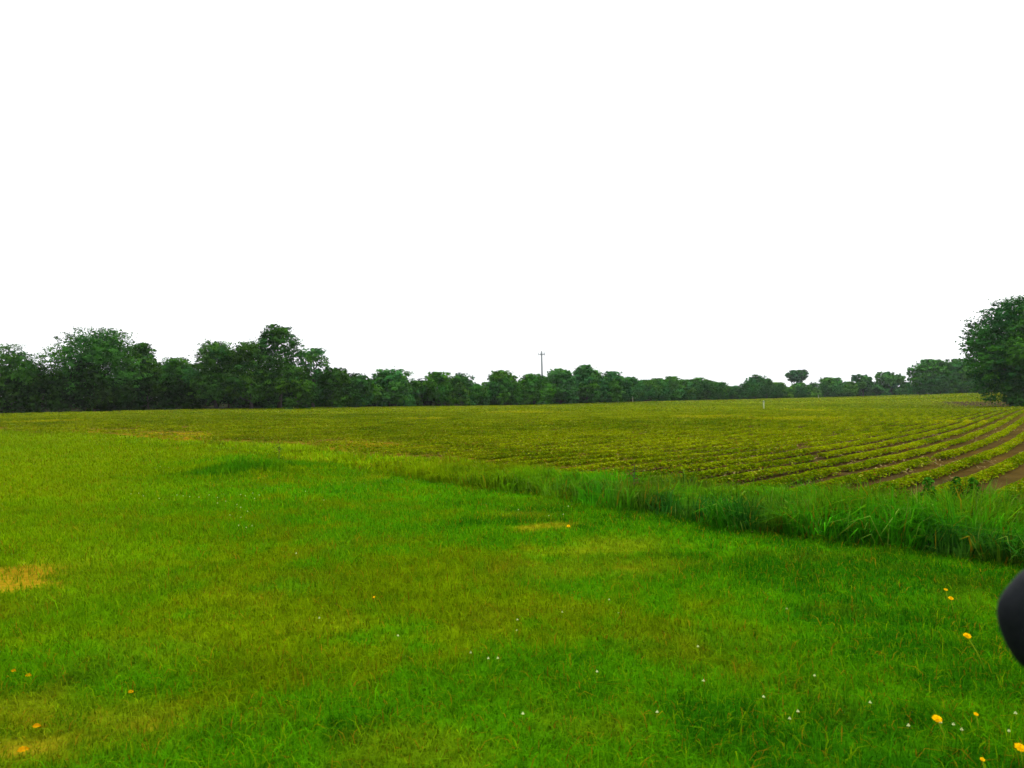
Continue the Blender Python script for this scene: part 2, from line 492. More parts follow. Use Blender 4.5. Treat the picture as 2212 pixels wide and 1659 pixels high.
def build_tall():
    Vs, Fs, Cs = [], [], []; o = 0

    def add(X, Y, h, w, lean, tone, az=None):
        nonlocal o
        P = np.stack([X, Y, H(X, Y) - 0.01], -1)
        V, F, C = blades(P, h, w, lean, tone, 0.7, az)
        Vs.append(V); Fs.append(F + o); Cs.append(C); o += len(V)

    for (D1, D2, dens, ws) in [(4.5, 9, 1500, 1.0), (9, 15, 900, 1.25), (15, 28, 330, 2.0), (28, 50, 110, 3.2)]:
        X, Y = scatter(D1, D2, dens, 0.9)
        t, b = border(X, Y)
        end = crop_start(t) + 0.25
        b = b + 0.25 * sstep(8, 3, t)
        end = end - (1.5 - 1.9 * (rng.random(len(X)) < 0.10)) * sstep(11, 16, t) * sstep(44, 36, t)
        keep = (b > 0.05) & (b < end)
        X, Y, t, b, end = X[keep], Y[keep], t[keep], b[keep], end[keep]
        n = len(X)
        lush = fbm(X, Y, 1.1, 90, 3)
        # lush and tall to the right of the lawn's middle, thin and yellow to the left
        rich = sstep(9.5, 4.5, t)
        hmax = np.interp(t, [-3, 1, 5, 8, 11, 18, 40], [0.53, 0.47, 0.40, 0.31, 0.20, 0.15, 0.11])
        prof = sstep(0.0, np.where(t < 9, 0.16, 0.4), b) * (0.55 + 0.45 * sstep(end, end - 0.9, b))
        thin = rng.random(n) < np.interp(t, [8, 14, 20], [1.0, 0.8, 0.6]) * (1 - 0.75 * sstep(end - 2.2, end - 0.6, b) * sstep(9, 14, t))
        X, Y, t, b, end, lush, rich, hmax, prof = [a[thin] for a in (X, Y, t, b, end, lush, rich, hmax, prof)]
        n = len(X)
        cl = fbm(X, Y, 0.45, 99, 2)
        h = hmax * (0.18 + 0.60 * lush + 0.72 * cl) * prof * rng.uniform(0.55, 1.2, n) + 0.03
        base = lerp(YELG * np.ones((n, 3)), np.array([0.020, 0.160, 0.002]) * np.ones((n, 3)), rich * 0.9)
        base = base * (1 + 0.28 * sstep(9, 13, t) * sstep(40, 30, t))[:, None]
        base = lerp(base, np.array([0.010, 0.055, 0.006]), sstep(0.50, 0.68, fbm(X, Y, 0.8, 97, 2)) * 0.85 * rich)
        base = lerp(base, np.array([0.060, 0.130, 0.002]), sstep(0.48, 0.66, fbm(X, Y, 0.6, 101, 2)) * 0.6)
        base = lerp(base, np.array([0.085, 0.075, 0.002]), sstep(0.5, 0.75, fbm(X, Y, 0.7, 104, 2) + 0.18 * sstep(end - 0.9, end, b)) * 0.45)
        base = lerp(base, DRY * 0.7, (rng.random(n) < 0.05) * 0.8)
        base = base * rng.normal(1, 0.22, n).clip(0.5, 1.6)[:, None]
        lean = np.abs(rng.normal(0.6, 0.35, n)).clip(0.05, 1.3)
        az = 2 * math.pi * 2.0 * fbm(X, Y, 0.5, 98, 2) + rng.normal(0, 0.9, n)
        add(X, Y, h, 0.0125 * ws * rng.uniform(0.5, 1.4, n), lean, base, az)
        # broad pale seed heads and arching blades toned pale as painted glints
        k = rng.random(n) < 0.05 * rich
        add(X[k], Y[k], h[k] * 1.04, 0.011 * ws * np.ones(k.sum()), lean[k] * 1.2,
            np.array([0.11, 0.20, 0.02]) * rng.uniform(0.6, 1.2, k.sum())[:, None], az[k])
    # dark clump standing in the lawn on the left
    for _ in range(1):
        n = 5200
        X = CL[0] - 0.3 + rng.normal(0, 1.15, n); Y = CL[1] + 0.9 + rng.normal(0, 0.8, n) - 0.25 * (X - CL[0])
        r = np.sqrt(((X - CL[0]) / 0.9) ** 2 + ((Y - CL[1] - 0.9) / 0.8) ** 2)
        h = 0.24 * np.exp(-r ** 2 / 2.2) * rng.uniform(0.4, 1.2, n) * (0.5 + fbm(X, Y, 0.4, 93, 2)) + 0.05
        base = lerp(np.array([0.03, 0.12, 0.001]) * np.ones((n, 3)), YELG, sstep(0.35, 0.75, fbm(X, Y, 0.8, 94, 2) + 0.12 * r)) * rng.normal(1, 0.25, n).clip(0.5, 1.6)[:, None]
        add(X, Y, h, np.full(n, 0.016), np.abs(rng.normal(0.5, 0.3, n)), base)
    g = mesh_obj('tall_grass', np.concatenate(Vs), np.concatenate(Fs), M_GRASS, np.concatenate(Cs))
    g['kind'] = 'stuff'; g['label'] = 'tall uncut green grass between the mown lawn and the field'; g['category'] = 'grass'


build_tall()


# ------------------------------------------------------------------ leaves as small kite shaped faces
def kites(P, N, size, tone, asp=0.62, droop=0.15):
    n = len(P)
    N = N / (np.linalg.norm(N, axis=1, keepdims=True) + 1e-9)
    r = rng.normal(size=(n, 3))
    u = np.cross(N, r); u /= np.linalg.norm(u, axis=1, keepdims=True) + 1e-9
    v = np.cross(N, u)
    s = size[:, None]
    fold = N * (s * droop)
    a = P - u * s * 0.5; b = P + v * s * asp * 0.5 + fold - u * s * 0.06; c = P + u * s * 0.5; d = P - v * s * asp * 0.5 + fold - u * s * 0.06
    V = np.stack([a, b, c, d], 1).reshape(-1, 3)
    k = (np.arange(n) * 4)[:, None]
    F = (k + np.array([[0, 1, 2, 3]]))
    return V, F, np.repeat(tone, 4, axis=0)


# ------------------------------------------------------------------ bean crop in rows
WEEDY = []
for (px, py, rx, ry) in [(1530, 904, 1.6, 2.2), (1720, 909, 2.6, 2.0), (1740, 889, 1.5, 3.0), (1130, 894, 3.5, 3.0), (912, 909, 1.5, 1.6),
                         (100, 914, 2.0, 2.0), (2075, 918, 1.3, 1.3), (1490, 905, 1.2, 1.6), (1640, 850, 5, 10)]:
    p = ground_at(px, py); WEEDY.append((p[0], p[1], rx, ry, 1.0))


def build_crop():
    Vs, Fs, Cs = [], [], []; o = 0
    for (D1, D2, dens, ws) in [(6, 18, 1100, 1.0), (18, 32, 560, 1.2), (32, 60, 260, 1.6), (60, 110, 60, 3.0), (110, 235, 13, 6.0)]:
        X, Y = scatter(D1, D2, dens, 0.82)
        c = Y - gfun(X)
        row = np.round(c / ROW)
        slope = np.interp(X, _gx, _gp); cosr = 1 / np.sqrt(1 + slope ** 2)
        off = rng.normal(0, 0.065, len(X)).clip(-0.155, 0.155) * np.interp(Y, [14, 40], [1.0, 0.68])
        Y = row * ROW + gfun(X) + off / cosr
        t, b = border(X, Y)
        s = X / np.maximum(Y, 1)
        gap = fbm(X, Y * 1.0, 0.8, 120, 2) + 0.25 * (fbm(X, Y, 4.0, 125, 2) - 0.5)
        keep = (b > crop_start(t) + 0.1 - 1.5 * sstep(12, 16, t) * sstep(44, 36, t)) & (Y < far_edge(s) - 1.0) & (gap > 0.22)
        keep &= rng.random(len(X)) > 0.88 * sstep(13, 18, t) * sstep(44, 34, t) * sstep(1.7, 0.6, b - crop_start(t)) * (0.3 + 0.7 * sstep(0.36, 0.58, fbm(X, Y, 4.5, 170, 3)))
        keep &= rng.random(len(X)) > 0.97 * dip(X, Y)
        X, Y, off, t, b = X[keep], Y[keep], off[keep], t[keep], b[keep]
        n = len(X)
        weed = spots(X, Y, WEEDY)
        vig = 0.7 + 0.6 * fbm(X, Y, 1.6, 131, 3)
        hh = 0.115 * vig * np.sqrt(np.clip(1 - (off / 0.17) ** 2, 0.05, 1)) * (1 + 0.5 * weed)
        z = H(X, Y) + hh * (1 - 0.75 * rng.random(n) ** 1.6) + 0.01
        k = fbm(X, Y, 1.2, 140, 3) * 0.5 + rng.random(n) * 0.25 + 0.25 * fbm(X, Y, 14, 142, 2)
        tone = lerp(np.array([0.050, 0.092, 0.0006]) * np.ones((n, 3)), np.array([0.165, 0.200, 0.001]), sstep(0.25, 0.75, k))
        tone = lerp(tone, np.array([0.24, 0.24, 0.002]), weed * 0.8)
        tone = np.where((rng.random(n) < 0.025)[:, None], np.array([0.22, 0.23, 0.02]), tone)
        tone = np.where((rng.random(n) < 0.06)[:, None], BROWN * 1.2, tone)
        N = np.stack([rng.normal(0, 0.55, n), rng.normal(0, 0.55, n), np.ones(n)], -1)
        V, F, C = kites(np.stack([X, Y, z], -1), N, 0.044 * ws * rng.uniform(0.7, 1.35, n), tone, 0.75)
        Vs.append(V); Fs.append(F + o); Cs.append(C); o += len(V)
    g = mesh_obj('bean_crop', np.concatenate(Vs), np.concatenate(Fs), M_CROP, np.concatenate(Cs))
    g['kind'] = 'stuff'; g['label'] = 'low yellow green bean crop in long curving rows across the field'; g['category'] = 'crop'
    # straw and stubble lying between the rows
    X, Y = scatter(6, 34, 20, 0.82)
    t, b = border(X, Y)
    k = (b > crop_start(t) - 0.4) & (rng.random(len(X)) < sstep(0.38, 0.62, fbm(X, Y, 1.4, 150, 2)))
    X, Y = X[k], Y[k]; n = len(X)
    P = np.stack([X, Y, H(X, Y) + rng.uniform(0.008, 0.03, n)], -1)
    N = np.stack([rng.normal(0, 0.25, n), rng.normal(0, 0.25, n), np.ones(n)], -1)
    tone = np.array([0.115, 0.085, 0.032]) * rng.uniform(0.5, 1.3, n)[:, None]
    V, F, C = kites(P, N, rng.uniform(0.06, 0.22, n), tone, 0.16)
    g = mesh_obj('crop_residue', V, F, M_STRAW, C)
    g['kind'] = 'stuff'; g['label'] = 'pale straw and old stubble lying on bare soil between crop rows'; g['category'] = 'straw'


build_crop()


# ------------------------------------------------------------------ trees
def crown_mesh(Hc, R, style, n, leaf, seed, base_frac, tw_len=0.42):
    """leaf faces of a crown: Hc height, R radius; returns V,F,C and the lobe centres (local, foot at 0)"""
    global rng
    keep_rng = rng; rng = np.random.default_rng(seed)
    z0 = Hc * base_frac
    hz = Hc - z0
    L = []
    if style == 'dome':
        m = 26
        for i in range(m):
            f = (i + 0.5) / m
            zz = z0 + hz * (0.10 + 0.78 * f)
            rr = R * math.sqrt(max(0.05, 1 - (max(0, f - 0.30) / 0.72) ** 2)) * 0.72
            a = i * 2.399 + rng.normal(0, 0.4)
            q = rr * (0.45 + 0.55 * rng.random())
            L.append((q * math.cos(a), q * math.sin(a), zz, R * rng.uniform(0.26, 0.42)))
        L.append((0, 0, Hc - R * 0.30, R * 0.32))
    elif style == 'upright':
        m = 24
        for i in range(m):
            f = (i + 0.5) / m
            zz = z0 + hz * (0.06 + 0.86 * f)
            rr = R * (0.35 + 0.65 * math.sin(math.pi * min(1, 0.25 + 0.72 * f))) * 0.75
            a = i * 2.399 + rng.normal(0, 0.5)
            q = rr * (0.35 + 0.65 * rng.random())
            L.append((q * math.cos(a), q * math.sin(a), zz, R * rng.uniform(0.20, 0.36)))
        L.append((0.1 * R, 0, Hc - R * 0.25, R * 0.25))
        L.append((-0.35 * R, 0, Hc - R * 0.38, R * 0.22))
    elif style == 'overhang':                 # widest half way up, drawn in towards the foot
        m = 44
        for i in range(m):
            f = (i + 0.5) / m
            zz = z0 + hz * (0.08 + 0.80 * f)
            rr = R * np.interp(f, [0, 0.2, 0.45, 0.7, 0.9, 1.0], [0.52, 0.78, 0.98, 0.92, 0.66, 0.42]) * 0.76
            a = i * 2.399 + rng.normal(0, 0.4)
            q = rr * (0.55 + 0.45 * rng.random())
            L.append((q * math.cos(a), q * math.sin(a), zz, R * rng.uniform(0.20, 0.30)))
        for i in range(8):
            L.append((0.3 * R * math.cos(i), 0.3 * R * math.sin(i), z0 + hz * (0.15 + 0.09 * i), R * 0.42))
    elif style == 'irregular':                # few clumps, open and lopsided
        for i in range(10):
            a = i * 2.399; q = R * 0.70 * math.sqrt((i + 0.5) / 10)
            zz = z0 + hz * rng.uniform(0.25, 0.85) * (1 - 0.35 * (q / R) ** 2)
            L.append((q * math.cos(a), q * math.sin(a), zz, min(R, hz) * rng.uniform(0.20, 0.36)))
    elif style == 'flat':
        m = 20
        for i in range(m):
            a = i * 2.399; q = R * 0.78 * math.sqrt((i + 0.5) / m)
            zz = z0 + hz * (0.30 + 0.45 * (1 - (q / R) ** 2)) + rng.normal(0, 0.06) * hz
            L.append((q * math.cos(a), q * math.sin(a), zz, min(R, hz) * rng.uniform(0.22, 0.34)))
    else:                                     # 'bush': rounded down to the ground
        m = 20
        for i in range(m):
            f = rng.random()
            zz = Hc * (0.12 + 0.72 * f)
            rr = R * math.sqrt(max(0.08, 1 - f ** 2.4)) * 0.75
            a = i * 2.399; q = rr * math.sqrt(rng.random())
            L.append((q * math.cos(a), q * math.sin(a), zz, min(R, Hc * 0.6) * rng.uniform(0.28, 0.42)))
    L = np.array(L)
    wgt = L[:, 3] ** 2; wgt /= wgt.sum()
    li = rng.choice(len(L), n, p=wgt)
    # every lobe carries flattened sprays of leaves spread over its surface
    NS = 22 if R < 5.5 else 56
    sd = rng.normal(size=(len(L), NS, 3)); sd[:, :, 2] += 0.15; sd /= np.linalg.norm(sd, axis=2, keepdims=True)
    sr = L[:, 3][:, None] * rng.uniform(0.55, 1.12, (len(L), NS))
    ss = L[:, 3][:, None] * rng.uniform(0.16, 0.34, (len(L), NS)) * (1.0 if R < 5.5 else 0.62)
    si = rng.integers(0, NS, n)
    D_ = sd[li, si]; S_ = ss[li, si][:, None]
    g = rng.normal(size=(n, 3)).clip(-1.25, 1.25) * np.array([1, 1, 0.55])
    along = rng.normal(0, 0.8, n).clip(-2, 0.9)[:, None] * D_
    P = L[li, :3] + D_ * sr[li, si][:, None] + (g * 0.62 + along * 0.5) * S_
    twig = (si < 4)
    u = rng.random(n) ** 1.3
    ptw = L[li, :3] + D_ * (L[li, 3] * (0.75 + tw_len * u))[:, None] + rng.normal(size=(n, 3)) * (L[li, 3] * 0.08 * (1.05 - u))[:, None]
    P = np.where(twig[:, None], ptw, P)
    inner = rng.random(n) < 0.30
    P = np.where(inner[:, None], L[li, :3] + rng.normal(size=(n, 3)) * L[li, 3][:, None] * 0.4, P)
    d = D_
    P[:, 2] = np.maximum(P[:, 2], 0.08 + 0.12 * rng.random(n))
    zt = np.quantile(P[:, 2], 0.997)
    P[:, 2] *= Hc / zt
    q = np.quantile(np.hypot(P[:, 0], P[:, 1]), 0.992)
    P[:, :2] *= R / q; L[:, :2] *= R / q; L[:, 2] *= Hc / zt
    far_out = (np.hypot(P[:, 0], P[:, 1]) > R * 0.985) | (P[:, 2] > Hc * 0.995)
    P = np.where(far_out[:, None], L[li, :3] + (P - L[li, :3]) * 0.72, P)
    N = d + np.array([0, 0, 0.7]) + rng.normal(0, 0.42, (n, 3))
    lobe_tone = rng.uniform(0.8, 1.22, len(L))[li] * rng.uniform(0.85, 1.17, (len(L), NS))[li, si]
    tone = np.ones((n, 3)) * (lobe_tone * rng.normal(1, 0.13, n).clip(0.5, 1.6))[:, None]
    warm = rng.uniform(0, 1, len(L))[li]
    tone *= lerp(np.array([0.8, 0.95, 1.3]) * np.ones((n, 3)), np.array([1.35, 1.10, 0.5]), warm)
    V, F, C = kites(P, N, leaf * rng.uniform(0.65, 1.4, n), tone, 0.7)
    rng = keep_rng
    return V, F, C, L


def trunk_mesh(Hc, R, L, seed, rad, base_frac, lean=0.0):
    r = random.Random(seed)
    top = Hc * 0.80
    pts = [np.array([lean * top * f ** 1.5 + 0.05 * R * math.sin(f * 5 + seed), 0.04 * R * math.cos(f * 4 + seed), -0.25 + (top + 0.25) * f]) for f in np.linspace(0, 1, 9)]
    rr = [rad * (1.25 if i == 0 else 1.0) * (1 - 0.88 * i / 8) for i in range(9)]
    parts = [tube(pts, rr, 8)]
    idx = list(range(len(L))); r.shuffle(idx)
    for j in idx[:11]:
        c = L[j, :3]
        f = min(0.85, max(0.15, (c[2] / Hc) * 0.62))
        k = f * 8; i0 = int(k)
        s = pts[i0] + (pts[min(i0 + 1, 8)] - pts[i0]) * (k - i0)
        mid = s * 0.5 + c * 0.5 + np.array([0, 0, -0.05 * Hc])
        q = rad * 0.42 * (1 - 0.5 * f)
        parts.append(tube([s, s * 0.7 + mid * 0.35 - s * 0.05, mid, c], [q, q * 0.8, q * 0.55, q * 0.15], 5))
    return join(parts)


BASEG = np.array([0.023, 0.077, 0.009])
_tn = [0]


def tree(px, ytop, wpx, D, label, style='dome', name='tree', cat='tree', group='trees along the far edge of the field', n=6500, leaf=None,
         tone=(1, 1, 1), base_frac=0.10, yb=None, lean=0.0, rad=None, tw_len=0.42):
    _tn[0] += 1
    top = at(px, ytop, D)
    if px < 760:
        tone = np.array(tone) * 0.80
    z0 = float(H(top[0], D))
    Hc = top[2] - z0
    R = wpx / 2 / FPX * D * 1.06
    if leaf is None:
        leaf = max(0.18, D / 773 * 1.9)
    if rad is None:
        rad = 0.022 * Hc + 0.04
    seed = 100 + _tn[0] * 17
    V, F, C, L = crown_mesh(Hc, R, style, int(n * 2.4), leaf, seed, base_frac, tw_len)
    r = thing(name, (top[0], D, z0), label, cat, group)
    V2, F2 = trunk_mesh(Hc, R, L, seed, rad, base_frac, lean)
    if lean:
        V = V.copy(); V[:, 0] += lean * np.clip(V[:, 2] / (Hc * 0.8), 0, 1.3) ** 1.5 * Hc * 0.8 * 0
    mesh_obj('trunk' if cat == 'tree' else 'stem', V2, F2, M_BARK, None, r, True)
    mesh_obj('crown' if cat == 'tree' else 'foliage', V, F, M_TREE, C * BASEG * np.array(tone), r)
    return r


# --- left part of the tree line, near
tree(15, 742, 220, 72, 'dark rounded tree cut off by the left edge of the photo', 'dome', n=9000)
tree(216, 706, 232, 76, 'largest broad domed tree of the left group with sky gaps in its crown', 'dome', n=15000, tone=(1.0, 1.1, 1.15))
tree(306, 741, 84, 78, 'narrow tree forming the right shoulder of the big domed tree', 'upright', n=5000)
tree(382, 772, 92, 88, 'lower bright green tree in the dip right of the big domed tree', 'dome', n=5500, tone=(1.25, 1.3, 0.9))
tree(466, 736, 128, 80, 'flat topped tree left of the tall pointed tree', 'dome', n=8000, tone=(1.1, 1.1, 1.3))
tree(538, 738, 126, 79, 'dense dark tree touching the tall pointed tree on its left', 'dome', n=9000)
tree(602, 701, 118, 82, 'tallest pointed maple like tree with jagged tops and see through lower branches', 'upright', n=6500, base_frac=0.30, tone=(0.95, 1.1, 1.1))
tree(676, 751, 64, 88, 'thin pale tree with feathery crown right of the tall pointed tree', 'upright', n=1700, base_frac=0.45, tone=(1.5, 1.6, 2.4))
tree(640, 790, 90, 78, 'low dark bushy tree under the tall pointed tree', 'bush', n=5000)
tree(722, 793, 88, 84, 'bushy tree where the tree line steps down after the tall trees', 'bush', n=5500)
tree(775, 811, 66, 88, 'short bushy tree left of the pale rounded tree', 'bush', n=4500)
tree(840, 797, 116, 94, 'pale green rounded tree with soft feathery top', 'dome', n=8000, tone=(1.25, 1.35, 1.7))
tree(893, 822, 56, 97, 'short dark tree in the dip right of the pale rounded tree', 'bush', n=3500)
tree(946, 803, 72, 98, 'bright topped round tree standing alone in the middle left of the line', 'dome', n=5500, tone=(1.15, 1.25, 0.9))
tree(992, 812, 54, 99, 'smaller spiky topped tree leaning on the bright topped round tree', 'upright', n=3500)
tree(1030, 829, 58, 102, 'low shrubby tree in the dip left of the antenna tower', 'bush', n=3500, tone=(1.0, 1.15, 1.3))
tree(1085, 799, 84, 106, 'full round tree left of the antenna tower', 'dome', n=6500, tone=(1.1, 1.2, 1.1))
tree(1155, 807, 88, 110, 'bright green tree directly in front of the antenna tower', 'dome', n=6500, tone=(1.15, 1.3, 0.9))
tree(1208, 796, 80, 114, 'tree with pale thin top just right of the antenna tower', 'dome', n=6000, tone=(1.35, 1.3, 1.7))
tree(1265, 788, 78, 118, 'highest tree right of the antenna tower', 'dome', n=6000, tone=(1.1, 1.25, 1.7))
tree(1325, 802, 72, 124, 'round topped tree two crowns right of the antenna tower', 'dome', n=5500, tone=(1.0, 1.2, 1.7))
MIDL = 'even hedge like tree in the long level stretch of the far line'
for i, (x, y) in enumerate([(1362, 814), (1392, 820), (1424, 817), (1452, 813), (1480, 820), (1507, 816), (1532, 821), (1556, 826)]):
    lb = {3: 'slightly taller tree in the middle of the level stretch of the line',
          5: 'pale topped tree near the right end of the level stretch'}.get(i, MIDL)
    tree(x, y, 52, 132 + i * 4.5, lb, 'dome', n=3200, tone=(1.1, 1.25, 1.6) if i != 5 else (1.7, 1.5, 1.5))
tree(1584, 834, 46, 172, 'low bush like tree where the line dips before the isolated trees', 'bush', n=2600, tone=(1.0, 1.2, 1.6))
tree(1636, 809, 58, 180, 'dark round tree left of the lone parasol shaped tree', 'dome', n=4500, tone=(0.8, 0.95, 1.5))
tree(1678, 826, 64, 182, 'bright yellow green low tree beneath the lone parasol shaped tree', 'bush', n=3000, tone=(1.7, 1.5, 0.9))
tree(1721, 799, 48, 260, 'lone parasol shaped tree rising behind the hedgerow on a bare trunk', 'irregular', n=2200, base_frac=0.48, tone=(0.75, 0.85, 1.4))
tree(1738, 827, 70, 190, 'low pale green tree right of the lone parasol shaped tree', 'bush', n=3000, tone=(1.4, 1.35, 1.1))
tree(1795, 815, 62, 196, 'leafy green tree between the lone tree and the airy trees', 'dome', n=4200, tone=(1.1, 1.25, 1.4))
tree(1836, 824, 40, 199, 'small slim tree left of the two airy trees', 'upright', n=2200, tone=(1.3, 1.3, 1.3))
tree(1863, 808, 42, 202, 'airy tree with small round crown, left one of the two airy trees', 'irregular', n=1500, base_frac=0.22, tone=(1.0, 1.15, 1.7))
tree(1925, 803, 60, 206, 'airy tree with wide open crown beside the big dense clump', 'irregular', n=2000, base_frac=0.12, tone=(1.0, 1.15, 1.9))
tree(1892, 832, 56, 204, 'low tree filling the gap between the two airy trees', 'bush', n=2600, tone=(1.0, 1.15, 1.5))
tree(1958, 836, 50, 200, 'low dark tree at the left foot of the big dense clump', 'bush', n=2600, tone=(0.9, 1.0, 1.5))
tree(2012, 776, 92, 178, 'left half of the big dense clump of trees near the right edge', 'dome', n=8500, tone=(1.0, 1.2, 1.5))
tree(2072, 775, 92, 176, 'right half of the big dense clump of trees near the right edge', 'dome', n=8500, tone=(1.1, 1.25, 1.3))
tree(2112, 795, 60, 172, 'dark tree between the dense clump and the big near tree', 'dome', n=4500)
BACK = ['dark tree of the second row, filling the line behind the left trees', 'green tree of the second row, filling the line behind the middle trees']
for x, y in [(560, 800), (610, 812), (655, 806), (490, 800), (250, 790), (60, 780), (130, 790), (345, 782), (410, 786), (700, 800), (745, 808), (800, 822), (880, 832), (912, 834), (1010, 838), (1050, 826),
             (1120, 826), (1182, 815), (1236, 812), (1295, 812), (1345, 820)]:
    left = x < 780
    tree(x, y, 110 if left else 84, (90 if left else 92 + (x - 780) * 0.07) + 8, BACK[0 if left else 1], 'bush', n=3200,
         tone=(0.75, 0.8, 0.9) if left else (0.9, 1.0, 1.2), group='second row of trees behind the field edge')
# --- big near tree on the right
tree(2252, 632, 316, 80, 'big near tree with spiky branch ends at the right edge', 'overhang', n=60000, leaf=0.23, tone=(0.72, 0.95, 1.0), base_frac=0.06, tw_len=0.36, rad=0.3)
tree(2235, 800, 130, 79, 'dark undergrowth tree at the foot of the big right tree', 'bush', n=8000, leaf=0.22, tone=(0.8, 0.9, 1.0))

# --- shrubs closing the foot of the tree line
SH = []
for v in range(5):
    r_ = np.random.default_rng(900 + v)
    V, F, C, L = crown_mesh(3.2 + 0.4 * v, 2.8, 'bush', 3000, 0.30, 900 + v, 0.05)
    SH.append((V, F, C, L))
sh_src = {}
SHL = ['dense dark shrub at the foot of the left trees, on the field edge', 'dense green shrub at the foot of the distant trees, on the field edge']
x = -40.0; k = 0
while x < 2150:
    s0 = (x - 1106) / FPX
    D = float(far_edge(s0)) + random.uniform(0.5, 2.5)
    v = k % 5; far = 0 if x < 1000 else 1
    p = at(x, 860, D); p = (p[0], D, float(H(p[0], D)))
    key = (v, far)
    sc = random.uniform(0.75, 1.05) * (1.0 if x < 1300 else 0.95)
    if key not in sh_src:
        V, F, C, L = SH[v]
        r = thing('shrub', p, SHL[far], 'shrub', 'shrubs at the foot of the left trees' if far == 0 else 'shrubs at the foot of the distant trees')
        V2, F2 = trunk_mesh(3.4, 2.8, L, 900 + v, 0.09, 0.05)
        mesh_obj('stem', V2, F2, M_BARK, None, r, True)
        mesh_obj('foliage', V, F, M_TREE, C * BASEG * (np.array([0.30, 0.27, 0.30]) if far == 0 else np.array([0.6, 0.7, 0.9])), r)  # darker for the left shrubs: shade under the trees put into leaf colour
        r.scale = (sc, sc, sc); sh_src[key] = r
    else:
        copy_thing(sh_src[key], p, random.uniform(0, 6.28), None, sc)
    x += 2.3 * 2 * FPX / D * random.uniform(0.50, 0.70); k += 1


# ------------------------------------------------------------------ antenna tower far behind the trees
M_STEEL = plain_mat('galvanised_steel', (0.05, 0.06, 0.06), (0.08, 0.095, 0.095), 3, 0.6, 0.3)
M_PANEL = plain_mat('antenna_panel', (0.12, 0.15, 0.15), (0.16, 0.19, 0.19), 2, 0.6)


def build_tower():
    D = 450.0
    top = at(1170, 758, D)
    zb = float(H(top[0], D)); Ht = top[2] - zb
    r = thing('antenna_tower', (top[0], D, zb), 'slim grey antenna mast with a crossbar platform rising behind the trees', 'antenna tower')
    V, Q, T = tube([[0, 0, -0.5], [0, 0, Ht * 0.5], [0, 0, Ht - 1.4], [0, 0, Ht]], [0.55, 0.48, 0.40, 0.30], 12)
    mesh_obj('mast', V, [Q, T], M_STEEL, None, r)
    zp = Ht - 2.0; parts = []
    for a in range(3):
        th = a * 2.094
        c1 = (1.7 * math.cos(th), 1.7 * math.sin(th)); c2 = (1.7 * math.cos(th + 2.094), 1.7 * math.sin(th + 2.094))
        parts.append(tube([[c1[0], c1[1], zp], [c2[0], c2[1], zp]], [0.14, 0.14], 6))
        parts.append(tube([[0, 0, zp], [c1[0], c1[1], zp]], [0.14, 0.14], 6))
    parts.append(tube([[-1.8, 0, zp], [1.8, 0, zp]], [0.14, 0.14], 6))
    V, F = join(parts); mesh_obj('platform', V, F, M_STEEL, None, r)
    for th in (0.0, 0.30, 2.84, 3.14, 4.2, 5.2):
        V, Q, T = boxvf((1.8 * math.cos(th), 1.8 * math.sin(th), zp + 0.25), (0.30, 0.30, 2.0))
        mesh_obj('antenna_panel', V, Q, M_PANEL, None, r)
    V, Q, T = tube([[0, 0, Ht], [0, 0, Ht + 0.35]], [0.12, 0.05], 6)
    mesh_obj('lightning_rod', V, [Q, T], M_STEEL, None, r)


build_tower()

# ------------------------------------------------------------------ thin white marker posts
M_POST = plain_mat('white_post', (0.24, 0.28, 0.16), (0.32, 0.35, 0.22), 12, 0.6)


def post(px, yb, yt, label):
    p = ground_at(px, yb)
    h = (yb - yt) / FPX * p[1]
    o = thing('marker_post', p, label, 'post', 'thin pale marker posts in the field')
    V, Q, T = tube([[0, 0, -0.2], [0, 0, h * 0.9], [0, 0, h]], [0.05, 0.05, 0.02], 8)
    mesh_obj('shaft', V, [Q, T], M_POST, None, o)
    V, Q, T = tube([[0, 0, h * 0.82], [0, 0, h * 0.92]], [0.075, 0.075], 8)
    mesh_obj('band', V, [Q, T], M_STEEL, None, o)


post(1367, 870, 857, 'thin pale post in front of the level stretch of trees')
post(1650, 886, 865, 'tallest pale post, standing in the crop below the dark round tree')  # stands in for a blurred water streak on the window glass
post(1768, 862, 853, 'short pale post at the field edge under the leafy green tree')

# ------------------------------------------------------------------ flowers on the lawn
M_YEL = plain_mat('dandelion_petal', (0.42, 0.20, 0.0005), (0.55, 0.30, 0.001), 60, 0.8, spec=0.0)
M_WHT = plain_mat('clover_petal', (0.32, 0.36, 0.14), (0.48, 0.52, 0.28), 60, 0.8, spec=0.0)
M_STEM = plain_mat('flower_stem', (0.09, 0.15, 0.004), (0.13, 0.18, 0.006), 20, 0.8, spec=0.0)


def flower_head(r, h, n_pet, rings, seed):
    q = random.Random(seed); V = []; F = []
    for k in range(rings):
        rr = r * (1 - 0.22 * k); zz = h * (0.25 + 0.75 * k / max(1, rings - 1))
        m = max(6, n_pet - 3 * k)
        for i in range(m):
            a = 2 * math.pi * (i + 0.5 * (k % 2)) / m + q.uniform(-.08, .08); w = 0.42 * 2 * math.pi / m * 1.5
            r1 = rr * q.uniform(0.9, 1.08); b = len(V)
            V += [[0, 0, zz * 0.6], [r1 * 0.7 * math.cos(a - w), r1 * 0.7 * math.sin(a - w), zz], [r1 * math.cos(a), r1 * math.sin(a), zz + 0.1 * h], [r1 * 0.7 * math.cos(a + w), r1 * 0.7 * math.sin(a + w), zz]]
            F.append([b, b + 1, b + 2, b + 3])
    return np.array(V), np.array(F)


